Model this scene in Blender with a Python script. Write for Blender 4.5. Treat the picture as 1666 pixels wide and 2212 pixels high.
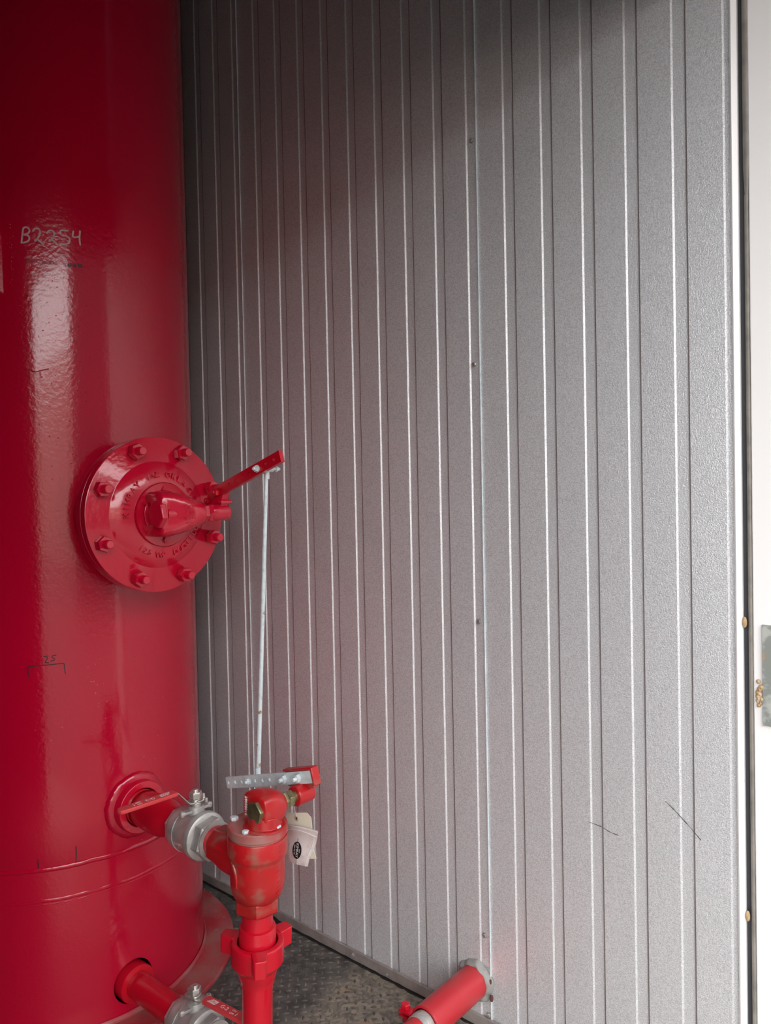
import bpy, bmesh, math, random
from math import sin, cos, pi, radians, hypot, atan2, sqrt
from mathutils import Matrix, Vector

for o in list(bpy.data.objects):
    bpy.data.objects.remove(o, do_unlink=True)
S = bpy.context.scene
C = S.collection

# ------------------------------------------------------------------ camera
cam_data = bpy.data.cameras.new('camera')
cam = bpy.data.objects.new('camera', cam_data)
C.objects.link(cam)
Rt = Vector((0.75622104, 0.65399896, -0.02037399))
Up = Vector((0.00164296, 0.02923982, 0.99957107))
Fw = Vector((-0.65431418, 0.75593015, -0.02103727))
m = Matrix((Rt, Up, -Fw)).transposed().to_4x4()
m.translation = Vector((0, 0, 1.21))
cam.matrix_world = m
cam_data.sensor_fit = 'VERTICAL'
cam_data.sensor_height = 24.0
cam_data.lens = 24.0 * 1637.7 / 2212
cam_data.clip_start = 0.02
S.camera = cam

# ------------------------------------------------------------------ sky and exposure
w = bpy.data.worlds.new('overcast_sky')
S.world = w
w.use_nodes = True
bg = w.node_tree.nodes['Background']
bg.inputs[0].default_value = (0.985, 0.99, 1.0, 1)
bg.inputs[1].default_value = 2.6
S.view_settings.view_transform = 'Standard'
S.view_settings.look = 'None'
S.view_settings.gamma = 1
S.view_settings.use_curve_mapping = False
S.view_settings.exposure = 1.27

# ------------------------------------------------------------------ helpers
I4 = Matrix.Identity(4)


def frame(origin, xa, ya, za):
    m = Matrix((Vector(xa), Vector(ya), Vector(za))).transposed().to_4x4()
    m.translation = Vector(origin)
    return m


def T(x, y, z):
    return Matrix.Translation((x, y, z))


# local z axis pointing along world +x / +y / +z
def AX(x, y, z):
    return frame((x, y, z), (0, 1, 0), (0, 0, 1), (1, 0, 0))


def AY(x, y, z):
    return frame((x, y, z), (0, 0, 1), (1, 0, 0), (0, 1, 0))


def AZ(x, y, z):
    return T(x, y, z)


class MB:
    def __init__(s):
        s.v = []
        s.f = []

    def add(s, vs, fs, M=I4):
        n = len(s.v)
        s.v += [tuple(M @ Vector(v)) for v in vs]
        flip = M.to_3x3().determinant() < 0
        for f in fs:
            g = [i + n for i in f]
            s.f.append(g[::-1] if flip else g)
        return s

    def lathe(s, prof, n=48, M=I4, ph=0.0, caps=True, sx=1, sy=1):
        """prof: list of (radius, height) from low to high"""
        vs = []
        for r, h in prof:
            for i in range(n):
                a = 2 * pi * i / n + ph
                vs.append((r * cos(a) * sx, r * sin(a) * sy, h))
        fs = []
        for j in range(len(prof) - 1):
            for i in range(n):
                k = (i + 1) % n
                fs.append((j * n + i, j * n + k, (j + 1) * n + k, (j + 1) * n + i))
        if caps:
            if prof[0][0] > 1e-6:
                fs.append(tuple(range(n))[::-1])
            if prof[-1][0] > 1e-6:
                b = (len(prof) - 1) * n
                fs.append(tuple(range(b, b + n)))
        return s.add(vs, fs, M)

    def hexa(s, af, h0, h1, M=I4, ph=0.0, ch=0.12):
        """hexagonal prism, af = across flats, chamfered corners"""
        r = af / sqrt(3)
        c = (h1 - h0) * ch
        s.lathe([(r * .93, h0), (r, h0 + c), (r, h1 - c), (r * .93, h1)], 6, M, ph)
        return s

    def box(s, a, b, M=I4):
        x0, y0, z0 = a
        x1, y1, z1 = b
        vs = [(x0, y0, z0), (x1, y0, z0), (x1, y1, z0), (x0, y1, z0), (x0, y0, z1), (x1, y0, z1), (x1, y1, z1), (x0, y1, z1)]
        fs = [(0, 3, 2, 1), (4, 5, 6, 7), (0, 1, 5, 4), (1, 2, 6, 5), (2, 3, 7, 6), (3, 0, 4, 7)]
        return s.add(vs, fs, M)

    def prism(s, poly, h0, h1, M=I4):
        """poly counter-clockwise in local xy"""
        n = len(poly)
        vs = [(x, y, h0) for x, y in poly] + [(x, y, h1) for x, y in poly]
        fs = [tuple(range(n))[::-1], tuple(range(n, 2 * n))]
        for i in range(n):
            k = (i + 1) % n
            fs.append((i, k, n + k, n + i))
        return s.add(vs, fs, M)

    def ring(s, ro, ri, h0, h1, n=48, M=I4, ch=0.0):
        """annulus"""
        vs, fs = [], []
        prof = [(ri, h0), (ro - ch, h0), (ro, h0 + ch), (ro, h1 - ch), (ro - ch, h1), (ri, h1)]
        for r, h in prof:
            for i in range(n):
                a = 2 * pi * i / n
                vs.append((r * cos(a), r * sin(a), h))
        q = len(prof)
        for j in range(q):
            jj = (j + 1) % q
            for i in range(n):
                k = (i + 1) % n
                fs.append((j * n + i, j * n + k, jj * n + k, jj * n + i))
        return s.add(vs, fs, M)

    def tube(s, path, r, n=10, M=I4):
        pts = [Vector(p) for p in path]
        vs, fs = [], []
        up = Vector((0, 0, 1))
        for i, p in enumerate(pts):
            t = (pts[min(i + 1, len(pts) - 1)] - pts[max(i - 1, 0)]).normalized()
            a = up if abs(t.dot(up)) < .95 else Vector((1, 0, 0))
            x = t.cross(a).normalized()
            y = t.cross(x)
            rr = r[i] if isinstance(r, (list, tuple)) else r
            for k in range(n):
                an = 2 * pi * k / n
                vs.append(tuple(p + x * (rr * cos(an)) + y * (rr * sin(an))))
        for i in range(len(pts) - 1):
            for k in range(n):
                kk = (k + 1) % n
                fs.append((i * n + k, (i + 1) * n + k, (i + 1) * n + kk, i * n + kk))
        fs.append(tuple(range(n)))
        b = (len(pts) - 1) * n
        fs.append(tuple(range(b, b + n))[::-1])
        return s.add(vs, fs, M)

    def sphere(s, c, r, n=12, M=I4, sz=1.0):
        m_ = max(4, n // 2)
        pr = [(max(1e-5, r * sin(pi * j / m_)), -r * cos(pi * j / m_) * sz) for j in range(m_ + 1)]
        return s.lathe(pr, n, M @ T(*c), caps=False)

    def mesh(s, name, mat, ang=35):
        me = bpy.data.meshes.new(name)
        me.from_pydata(s.v, [], s.f)
        me.validate()
        bm = bmesh.new()
        bm.from_mesh(me)
        bmesh.ops.recalc_face_normals(bm, faces=bm.faces)
        bm.to_mesh(me)
        bm.free()
        me.polygons.foreach_set('use_smooth', [True] * len(me.polygons))
        me.set_sharp_from_angle(angle=radians(ang))
        if mat:
            me.materials.append(mat)
        return me

    def build(s, name, mat, parent=None, label=None, bevel=0, ang=35, seg=2):
        o = bpy.data.objects.new(name, s.mesh(name, mat, ang))
        C.objects.link(o)
        if parent:
            attach(o, parent)
        if label:
            o['label'] = label
        if bevel:
            b = o.modifiers.new('bevel', 'BEVEL')
            b.width = bevel
            b.segments = seg
            b.limit_method = 'ANGLE'
            b.angle_limit = radians(40)
            b.harden_normals = False
        return o


WM = {}   # world matrices (nothing is evaluated while the script runs)


def attach(o, parent):
    o.parent = parent
    o.matrix_parent_inverse = WM.get(parent.name, I4).inverted()


def thing(name, label, cat, loc, group=None):
    o = bpy.data.objects.new(name, None)
    C.objects.link(o)
    o.location = loc
    o.empty_display_size = 0.05
    WM[o.name] = T(*loc)
    o['label'] = label
    o['category'] = cat
    if group:
        o['group'] = group
    return o


def tag(o, label, cat, group=None):
    o['label'] = label
    o['category'] = cat
    if group:
        o['group'] = group
    return o


def put(me, name, M, parent, label=None):
    """one more piece that shares mesh data"""
    o = bpy.data.objects.new(name, me)
    C.objects.link(o)
    if parent:
        attach(o, parent)
    o.matrix_basis = M
    if label:
        o['label'] = label
    return o


def struct(o):
    o['kind'] = 'structure'
    return o


def glyphs(text, size, extrude=0.0, align='CENTER'):
    cu = bpy.data.curves.new('t', 'FONT')
    cu.body = text
    cu.size = size
    cu.extrude = extrude
    cu.align_x = align
    cu.align_y = 'CENTER'
    cu.resolution_u = 3
    o = bpy.data.objects.new('t', cu)
    C.objects.link(o)
    dg = bpy.context.evaluated_depsgraph_get()
    dg.update()
    me = o.evaluated_get(dg).to_mesh()
    vs = [tuple(v.co) for v in me.vertices]
    fs = [tuple(p.vertices) for p in me.polygons]
    o.evaluated_get(dg).to_mesh_clear()
    bpy.data.objects.remove(o, do_unlink=True)
    bpy.data.curves.remove(cu)
    return vs, fs


# ------------------------------------------------------------------ materials
def mat(name, col, rough=.5, metal=0., bump=None, noise=None, coat=0., spec=.5, rnoise=None):
    """bump: (scale, strength, dist)   noise: list of (scale, colour2, lo, hi[, detail]) mixed in turn"""
    M = bpy.data.materials.new(name)
    M.use_nodes = True
    nt = M.node_tree
    b = nt.nodes['Principled BSDF']
    b.inputs['Base Color'].default_value = (*col, 1)
    b.inputs['Roughness'].default_value = rough
    b.inputs['Metallic'].default_value = metal
    b.inputs['Coat Weight'].default_value = coat
    b.inputs['Coat Roughness'].default_value = .06
    b.inputs['Specular IOR Level'].default_value = spec
    tc = nt.nodes.new('ShaderNodeTexCoord')

    def N(scale, detail=3):
        n = nt.nodes.new('ShaderNodeTexNoise')
        n.inputs['Scale'].default_value = scale
        n.inputs['Detail'].default_value = detail
        nt.links.new(tc.outputs['Object'], n.inputs['Vector'])
        return n

    def ramp(src, lo, hi, a, c):
        r = nt.nodes.new('ShaderNodeMapRange')
        r.inputs['From Min'].default_value = lo
        r.inputs['From Max'].default_value = hi
        r.inputs['To Min'].default_value = a
        r.inputs['To Max'].default_value = c
        nt.links.new(src, r.inputs['Value'])
        return r.outputs['Result']
    prev = None
    for q in (noise or []):
        n = N(q[0], q[4] if len(q) > 4 else 4)
        mx = nt.nodes.new('ShaderNodeMix')
        mx.data_type = 'RGBA'
        nt.links.new(ramp(n.outputs['Fac'], q[2], q[3], 0, q[5] if len(q) > 5 else 1), mx.inputs[0])
        if prev is None:
            mx.inputs[6].default_value = (*col, 1)
        else:
            nt.links.new(prev, mx.inputs[6])
        mx.inputs[7].default_value = (*q[1], 1)
        prev = mx.outputs[2]
    if prev is not None:
        nt.links.new(prev, b.inputs['Base Color'])
    if rnoise:
        n = N(rnoise[0])
        nt.links.new(ramp(n.outputs['Fac'], .3, .7, rnoise[1], rnoise[2]), b.inputs['Roughness'])
    if bump:
        last = None
        for bp in (bump if isinstance(bump, list) else [bump]):
            n = N(bp[0], bp[3] if len(bp) > 3 else 2)
            bn = nt.nodes.new('ShaderNodeBump')
            bn.inputs['Strength'].default_value = bp[1]
            bn.inputs['Distance'].default_value = bp[2]
            nt.links.new(n.outputs['Fac'], bn.inputs['Height'])
            if last:
                nt.links.new(last, bn.inputs['Normal'])
            last = bn.outputs['Normal']
        nt.links.new(last, b.inputs['Normal'])
    M['bsdf'] = 1
    return M


RED = (.46, .0012, .024)
m_tank = mat('gloss_red_paint', RED, .15, bump=[(110, .30, .0016, 3), (3.0, .25, .004, 1)], coat=.35)
m_cast = mat('painted_red_casting', (.54, .004, .028), .17, bump=[(110, .35, .0012, 4), (35, .35, .003, 2)], coat=.5)
m_red = mat('red_painted_steel', (.52, .004, .018), .24, bump=(120, .12, .0006), coat=.2)
m_dump = mat('worn_red_casting', (.46, .008, .012), .36, bump=(130, .35, .0008, 4), coat=.15,
             noise=[(9, (.28, .012, .010), .45, .75), (26, (.25, .115, .085), .52, .74, 5, .85)])
m_dust = mat('dusty_red_paint', (.42, .020, .026), .42, bump=(120, .2, .0006), noise=[(16, (.34, .17, .15), .36, .62, 6, .9)])
m_base = mat('dusty_red_base_ring', (.40, .022, .035), .42, bump=(100, .25, .001), noise=[(12, (.34, .14, .13), .38, .66, 6, .85), (60, (.3, .2, .17), .62, .75, 6, .8)])
m_pink = mat('faded_red_pipe_paint', (.48, .018, .028), .34, bump=(90, .15, .0006), noise=[(16, (.40, .06, .055), .5, .8, 5, .6)])
m_wall = mat('stucco_grey_steel', (.74, .75, .765), .40, metal=.42, spec=.5,
             bump=(450, .9, .0010, 2), noise=[(480, (.56, .565, .58), .44, .62, 2), (520, (.95, .95, .96), .58, .70, 2, .9)])
m_trim = mat('weathered_grey_trim', (.27, .245, .235), .45, metal=.3, noise=[(25, (.40, .35, .32), .4, .7, 6)], bump=(60, .2, .0006))
m_galv = mat('galvanized_steel', (.68, .76, .78), .38, metal=.10, noise=[(60, (.56, .64, .66), .4, .65, 2)], bump=(200, .06, .0003))
m_rod = mat('rusty_galvanized_rod', (.68, .78, .80), .42, metal=.15, noise=[(90, (.56, .63, .64), .5, .7), (28, (.34, .17, .07), .66, .71, 5)])
m_stain = mat('cast_stainless', (.50, .49, .47), .42, metal=.45, bump=(240, .25, .0005, 3), noise=[(30, (.33, .32, .31), .4, .7)])
m_bright = mat('bright_stainless', (.62, .60, .57), .28, metal=.8)
m_brass = mat('tarnished_brass', (.32, .28, .15), .35, metal=.8, noise=[(60, (.20, .19, .11), .4, .65), (25, (.45, .38, .20), .6, .75)], bump=(150, .15, .0005))
m_sleeve = mat('coral_vinyl_grip', (.66, .050, .060), .38, bump=(100, .05, .0004))
m_sleeve2 = mat('dirty_coral_vinyl_grip', (.62, .055, .060), .42, noise=[(30, (.36, .19, .13), .56, .70, 4, .8)])
m_print = mat('white_print', (.75, .70, .68), .5)
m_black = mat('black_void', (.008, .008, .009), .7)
m_marker = mat('black_marker', (.02, .008, .012), .35)
m_chalk = mat('white_paint_marker', (.52, .33, .34), .55, noise=[(120, (.42, .2, .21), .45, .7)])
m_manila = mat('manila_card', (.80, .78, .62), .8)
m_bag = mat('clear_bag_over_card', (.74, .71, .69), .28, noise=[(70, (.60, .57, .54), .5, .72)], bump=(35, .5, .003))
m_ink = mat('black_ink', (.01, .01, .01), .45)
m_white = mat('white_ink', (.8, .8, .8), .5)
m_eyelet = mat('tan_paper_eyelet', (.55, .40, .33), .8)
m_string = mat('white_string', (.5, .48, .48), .8)
m_caulk = mat('grey_caulk', (.27, .27, .255), .55, bump=(70, .5, .003), noise=[(40, (.24, .23, .21), .5, .7)])
m_white_door = mat('white_painted_steel', (.90, .89, .88), .32, metal=0)
m_gasket = mat('black_rubber_gasket', (.035, .035, .04), .5)
m_gasket2 = mat('grey_brown_weatherstrip', (.26, .24, .21), .6, noise=[(30, (.17, .16, .14), .4, .7)])
m_patch = mat('corroded_latch_plate', (.28, .30, .28), .5, metal=.3, noise=[(45, (.50, .52, .48), .5, .62, 4), (25, (.42, .27, .13), .62, .72, 4)])
m_rust = mat('rust_lump', (.40, .26, .13), .7, noise=[(80, (.55, .42, .28), .4, .7)])
m_interior = mat('dull_grey_lining', (.035, .034, .034), .6)
m_subfloor = mat('dark_sealant', (.012, .011, .010), .7, bump=(60, .5, .004))
m_gravel = mat('gravel_ground', (.095, .088, .082), .9)
m_added_bank = mat('added_tan_bank', (.55, .38, .32), .9)
m_added_shed = mat('added_dark_shed', (.03, .03, .035), .7)
m_rib_shade = mat('dark_rib_shade', (.15, .125, .125), .6)  # shade colour for the strips beside the rib steps
m_torn = mat('torn_brown_caulk', (.10, .035, .028), .7)
m_grime = mat('black_grime', (.05, .05, .05), .7)

# floor: dark tread plate with tan mud towards the wall
m_floor = bpy.data.materials.new('muddy_tread_plate')
m_floor.use_nodes = True
nt = m_floor.node_tree
b = nt.nodes['Principled BSDF']
tc = nt.nodes.new('ShaderNodeTexCoord')


def nz(scale, detail=5, dist=0.0):
    n = nt.nodes.new('ShaderNodeTexNoise')
    n.inputs['Scale'].default_value = scale
    n.inputs['Detail'].default_value = detail
    n.inputs['Distortion'].default_value = dist
    nt.links.new(tc.outputs['Object'], n.inputs['Vector'])
    return n.outputs['Fac']


def mr(src, a, c, lo=0., hi=1.):
    r = nt.nodes.new('ShaderNodeMapRange')
    r.inputs[1].default_value = a
    r.inputs[2].default_value = c
    r.inputs[3].default_value = lo
    r.inputs[4].default_value = hi
    nt.links.new(src, r.inputs[0])
    return r.outputs[0]


def mixc(f, a, c):
    n = nt.nodes.new('ShaderNodeMix')
    n.data_type = 'RGBA'
    nt.links.new(f, n.inputs[0])
    if isinstance(a, tuple):
        n.inputs[6].default_value = (*a, 1)
    else:
        nt.links.new(a, n.inputs[6])
    if isinstance(c, tuple):
        n.inputs[7].default_value = (*c, 1)
    else:
        nt.links.new(c, n.inputs[7])
    return n.outputs[2]


def mth(op, a, c):
    n = nt.nodes.new('ShaderNodeMath')
    n.operation = op
    for i, q in enumerate((a, c)):
        if isinstance(q, (int, float)):
            n.inputs[i].default_value = q
        else:
            nt.links.new(q, n.inputs[i])
    return n.outputs[0]


sep = nt.nodes.new('ShaderNodeSeparateXYZ')
nt.links.new(tc.outputs['Object'], sep.inputs[0])
# a dried mud patch lying on the door side of the plate
mud_edge = mr(mth('ADD', sep.outputs['X'], mth('MULTIPLY', sep.outputs['Y'], .15)), -1.20, -1.02)
mud = mr(mth('ADD', mud_edge, mth('MULTIPLY', nz(14), .9)), .72, .98)
c0 = mixc(mr(nz(30), .4, .7), (.060, .057, .054), (.15, .14, .128))
c1 = mixc(mr(nz(45, 6, 1.5), .38, .62), (.30, .26, .205), (.13, .115, .095))
c1 = mixc(mr(nz(9, 4), .62, .72), c1, (.36, .22, .11))
c1 = mixc(mr(nz(12, 4), .64, .70), c1, (.030, .030, .034))
cc = mixc(mud, c0, c1)
nt.links.new(cc, b.inputs['Base Color'])
b.inputs['Roughness'].default_value = .48
b.inputs['Metallic'].default_value = .15
bn = nt.nodes.new('ShaderNodeBump')
bn.inputs['Strength'].default_value = .5
bn.inputs['Distance'].default_value = .0025
nt.links.new(nz(70, 5, 1.0), bn.inputs['Height'])
nt.links.new(bn.outputs[0], b.inputs['Normal'])

m_lug = mat('worn_tread_lugs', (.12, .113, .105), .30, metal=.35, noise=[(30, (.24, .21, .17), .4, .65, 5), (9, (.07, .066, .062), .5, .7)], bump=(90, .3, .0012))

# ------------------------------------------------------------------ setting
WY = 1.413          # face of the ribbed wall
K0 = -1.6824        # first bright rib line of the middle sheet
PM = 0.08985        # rib pitch
XE = -0.4092        # door-side edge of the wall
CX, CY, R = -1.9501, .9419, .3428      # vessel axis and radius

wall = bpy.data.objects.new('wall_right', None)
C.objects.link(wall)
struct(wall)
WM[wall.name] = I4


def sheet(name, xs, x0, x1, yoff, seam_right, z0=.006, z1=3.20):
    """one roll-formed sheet: profile in x,y swept up z. xs: x of each bright line"""
    pts = [(x0, 0)]
    shade_xs = []
    for x in xs:
        a, d = x - .0015, x + .2806 * PM
        if a > x0 + .001 and x + .0017 < x1:
            pts += [(a, 0), (a + .0030, .0028)]
        if d > x0 + .002 and d + .0016 < x1 and x + .0017 > x0:
            pts += [(d - .0004, .0028), (d + .0010, 0)]
            shade_xs.append(d)
    last = pts[-1][1]
    pts.append((x1, last))
    T_ = .0012
    vs, fs = [], []
    n = len(pts)
    for z in (z0, z1):
        for x, y in pts:
            vs.append((x, WY + yoff + y, z))
        for x, y in pts:
            vs.append((x, WY + yoff + y + T_, z))
    for i in range(n - 1):
        fs.append((i, i + 1, 2 * n + i + 1, 2 * n + i))
        fs.append((n + i, 3 * n + i, 3 * n + i + 1, n + i + 1))
        fs.append((i, n + i, n + i + 1, i + 1))
        fs.append((2 * n + i, 2 * n + i + 1, 3 * n + i + 1, 3 * n + i))
    fs.append((0, 2 * n, 3 * n, n))
    fs.append((n - 1, 2 * n - 1, 4 * n - 1, 3 * n - 1))
    mb = MB()
    mb.add(vs, fs)
    po = mb.build(name, m_wall, wall, ang=12)
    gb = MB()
    for d in shade_xs:
        gb.box((d - .0016, WY + yoff + .0007, z0 + .01), (d + .0009, WY + yoff + .0030, z1))  # dark strip painting the contact shadow at each rib step
    if shade_xs:
        gp = gb.build('rib_shade_strip', m_rib_shade, po)
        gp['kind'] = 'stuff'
    return po


xa = K0 - .791 * PM
xb = K0 + 8.287 * PM
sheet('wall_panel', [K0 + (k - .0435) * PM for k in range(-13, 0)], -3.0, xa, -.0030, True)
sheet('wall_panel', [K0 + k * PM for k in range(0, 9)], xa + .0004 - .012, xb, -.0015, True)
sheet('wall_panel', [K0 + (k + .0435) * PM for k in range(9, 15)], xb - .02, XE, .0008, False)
# zinc edge shining along each lap
for x, yo in ((xa, -.0030), (xb, -.0015)):
    MB().box((x - .0004, WY + yo - .0010, .006), (x + .0012, WY + yo + .0022, 3.20)).build('lap_edge', m_galv, wall)
# screws beside the lap
scr = MB()
scr.lathe([(.0058, 0), (.0058, .0008), (.0045, .0012)], 16)
scr.hexa(.0075, .001, .0050)
scr_me = scr.mesh('screw', m_bright)
for (x, z) in ((-.9485, 1.9896), (-.9517, 1.4985), (-.9516, .9256), (-.9510, .2154), (-.9443, .0353)):
    put(scr_me, 'screw', frame((x, WY - .0018 + .0005, z), (0, 0, 1), (-1, 0, 0), (0, -1, 0)), wall)
# scuffs on the steel
for pts in ([(-.6952, .5417), (-.668, .5390), (-.650, .533), (-.6325, .5354 - .004)], [(-.538, .6226), (-.522, .611), (-.498, .5902), (-.4732, .5669)]):
    mb = MB()
    for a, c in zip(pts[:-1], pts[1:]):
        d = Vector((c[0] - a[0], c[1] - a[1]))
        nrm = Vector((-d.y, d.x)).normalized() * .0009
        mb.add([(a[0] + nrm.x * .4, WY - .00025, a[1] + nrm.y * .4), (a[0] - nrm.x * .4, WY - .00025, a[1] - nrm.y * .4),
                (c[0] - nrm.x, WY - .00025, c[1] - nrm.y), (c[0] + nrm.x, WY - .00025, c[1] + nrm.y)], [(0, 1, 2, 3)])
    mb.build('scuff_mark', m_grime, wall)
# backing of the wall so that no light leaks
struct(MB().box((-3.0, WY + .006, -.02), (XE - .002, WY + .06, 3.26)).build('wall_back', m_interior))

# floor plate with raised lugs
fl = struct(MB().box((-3.0, -1.6, -.012), (XE + .25, WY - .012, 0)).build('floor', m_floor))
random.seed(4)
lug = MB()
pitch = .0205
s2 = sqrt(.5)
for i in range(-140, 140):
    for j in range(-140, 140):
        x = (i - j) * pitch * s2 - 1.3
        y = (i + j) * pitch * s2 + 1.0
        if not (-2.15 < x < -.16 and .55 < y < WY - .02):
            continue
        if hypot(x - CX, y - CY) < .428:
            continue
        # skip what the camera cannot see (left of the frame or far below it)
        if x * .756 + y * .654 < (-.56) * (-x * .654 + y * .756):
            continue
        d = 1 if (i + j) % 2 else -1
        ca, sa = s2, s2 * d
        L, Wd, H = .0085, .0034, .0021
        vs = []
        for u, v, h in ((-L, 0, 0), (-L * .5, -Wd * .8, 0), (0, -Wd, 0), (L * .5, -Wd * .8, 0), (L, 0, 0), (L * .5, Wd * .8, 0), (0, Wd, 0), (-L * .5, Wd * .8, 0),
                        (-L * .55, 0, H), (0, -Wd * .35, H), (L * .55, 0, H), (0, Wd * .35, H)):
            vs.append((x + u * ca - v * sa, y + u * sa + v * ca, h))
        lug.add(vs, [(0, 1, 8), (1, 2, 9, 8), (2, 3, 10, 9), (3, 4, 10), (4, 5, 10), (5, 6, 11, 10), (6, 7, 8, 11), (7, 0, 8), (8, 9, 10, 11)])
lo = lug.build('tread_lugs', m_lug, fl, ang=60)
lo['kind'] = 'stuff'

# trim along the foot of the wall, a few short lengths of angle
tr = bpy.data.objects.new('baseboard_right', None)
C.objects.link(tr)
struct(tr)
WM[tr.name] = I4
for x0, x1 in ((-3.0, -1.60), (-1.5985, XE)):
    mb = MB()
    n = 60
    random.seed(int(x1 * 100))
    top, bot = [], []
    for i in range(n + 1):
        x = x0 + (x1 - x0) * i / n
        bot.append((x, .004 + .0016 * random.random() + (.006 if -1.75 < x < -1.66 else 0)))
        top.append((x, .029))
    mb.prism([(p[0], p[1]) for p in bot] + [(p[0], p[1]) for p in top[::-1]], WY - .0095, WY - .0030, frame((0, 0, 0), (1, 0, 0), (0, 0, 1), (0, 1, 0)))
    mb.build('trim_strip', m_trim, tr)
for x, z in ((-1.358, .0175), (-1.02, .017), (-1.10, .014), (-1.24, .013)):
    r_ = 1.0 if x < -1.3 else .45
    put(scr_me, 'screw', frame((x, WY - .0095, z), (0, 0, r_), (-r_, 0, 0), (0, -r_, 0)), tr)
# dark sealant in the gap between plate and wall, torn open near the vessel
mb = MB()
random.seed(11)
pts = []
for i in range(160):
    x = -2.3 + i * (XE + 2.3) / 159
    wdt = .0115 + .004 * random.random()
    if -1.86 < x < -1.62:
        wdt += .020 * max(0, sin((x + 1.86) / .24 * pi)) * (.6 + .6 * random.random())
    pts.append((x, WY - wdt))
for a, c in zip(pts[:-1], pts[1:]):
    mb.add([(a[0], a[1], .0022), (c[0], c[1], .0022), (c[0], WY - .004, .0034), (a[0], WY - .004, .0034)], [(0, 1, 2, 3)])
    mb.add([(a[0], a[1], 0), (c[0], c[1], 0), (c[0], c[1], .0022), (a[0], a[1], .0022)], [(0, 1, 2, 3)])
struct(mb.build('trim_2', m_subfloor))

# rest of the enclosure (dim, mostly out of frame) and added light shapers outside
struct(MB().box((-3.0, -1.66, 3.20), (XE, WY + .06, 3.26)).build('ceiling', m_interior))
struct(MB().box((-3.06, -1.66, -.02), (-3.0, WY + .06, 3.26)).build('wall_far', m_interior))
struct(MB().box((-3.0, -1.66, -.02), (XE, -1.6, 3.26)).build('wall_left', m_interior))
mb = MB().box((XE - .06, -1.6, -.02), (XE, -.30, 3.26))
mb.box((XE - .06, -.30, 2.14), (XE, WY - .01, 3.26))
struct(mb.build('wall_front', m_interior))
struct(MB().box((XE, -1.66, 2.40), (XE + .95, WY + .06, 2.47)).build('ceiling_eave_added', m_interior))  # unseen eave, added to shade the top of the wall
struct(MB().box((-40, -40, -.40), (40, 40, -.30)).build('ground', m_gravel))
struct(MB().box((16, -30, -.3), (18, 30, 5.0)).build('bank_outside_added', m_added_bank))  # unseen bank, added for the low tan reflection on the vessel
struct(MB().box((9, -1.75, -.3), (12, 14.0, 5.7)).build('shed_outside_added', m_added_shed))  # unseen shed, added to darken part of the vessel's reflection

# door jamb, weatherstrip and the open door leaf
d1 = bpy.data.objects.new('door_1', None)
C.objects.link(d1)
struct(d1)
WM[d1.name] = I4
MB().prism([(XE, WY + .03), (XE, WY - .002), (XE + .003, WY - .004), (XE + .0105, WY + .004), (XE + .0105, WY + .03)], .0, 3.20).build('jamb_strip', m_white_door, d1)
MB().box((XE + .0105, WY + .012, .0), (XE + .022, WY + .03, 3.0)).build('gasket', m_gasket, d1)
mb = MB()
mb.lathe([(.0045, 0), (.0045, 1.70)], 12, T(XE + .0235, WY + .008, .02))
mb.lathe([(.0040, 1.70), (.0062, 1.745), (.0062, 2.28)], 12, T(XE + .0240, WY + .008, .02))
mb.build('weatherstrip', m_gasket2, d1)
MB().box((XE + .0275, WY + .003, .02), (XE + .46, WY + .045, 2.30)).build('door_leaf', m_white_door, d1, bevel=.002)
MB().box((-.3655, WY - .002, .799), (-.300, WY + .004, .974)).build('latch_plate', m_patch, d1, label='corroded plate on the white door')
mb = MB()
random.seed(3)
for i in range(14):
    mb.sphere((-.3715 + random.uniform(-.003, .005), WY + .001, .832 + .042 * i / 14 + random.uniform(-.003, .003)), random.uniform(.003, .0055), 8)
mb.build('rust_lump', m_rust, d1)
for z, x in ((.975, -.3975), (.452, -.3975)):
    MB().sphere((x + .002, WY + .004, z), .0045, 10, sz=2.2).build('rivet', m_rust, d1)

# ------------------------------------------------------------------ vessel
def cyl_pt(th, z, r=R):
    a = radians(th)
    return Vector((CX + r * cos(a), CY + r * sin(a), z))


vessel = thing('separator_vessel', 'tall glossy red vertical steel vessel with bolted manway and welded base ring on tread plate', 'tank', (CX, CY, 0))


def shell_grid(prof, n, th0=0):
    mb = MB()
    mb.lathe([(r, z) for r, z in prof], n, T(CX, CY, 0), caps=False)
    return mb


# shell: slightly uneven hand-welded seams around the skirt joint
prof = [(R - .0015, .397), (R, .402), (R, .5), (R, .8), (R, 1.2), (R, 1.8), (R, 3.15)]
shell_grid(prof, 160).build('shell', m_tank, vessel, ang=50)


def weld_ring(z, r0, w_, amp, seed):
    mb = MB()
    random.seed(seed)
    n = 240
    ph = [random.uniform(0, 6.28) for _ in range(6)]
    vs, fs = [], []
    k = 7
    for i in range(n):
        a = 2 * pi * i / n
        wob = sum(sin((3 + 5 * q) * a + ph[q]) for q in range(6)) / 6
        for j in range(k):
            t = j / (k - 1)
            rr = r0 + amp * sin(pi * t) * (1 + .2 * sin(70 * a + 3 * sin(11 * a))) + (-.001 if j in (0, k - 1) else 0)
            vs.append((CX + rr * cos(a), CY + rr * sin(a), z + wob * .0018 + (t - .5) * w_))
    for i in range(n):
        for j in range(k - 1):
            a = i * k + j
            c = ((i + 1) % n) * k + j
            fs.append((a, c, c + 1, a + 1))
    mb.add(vs, fs)
    return mb


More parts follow.
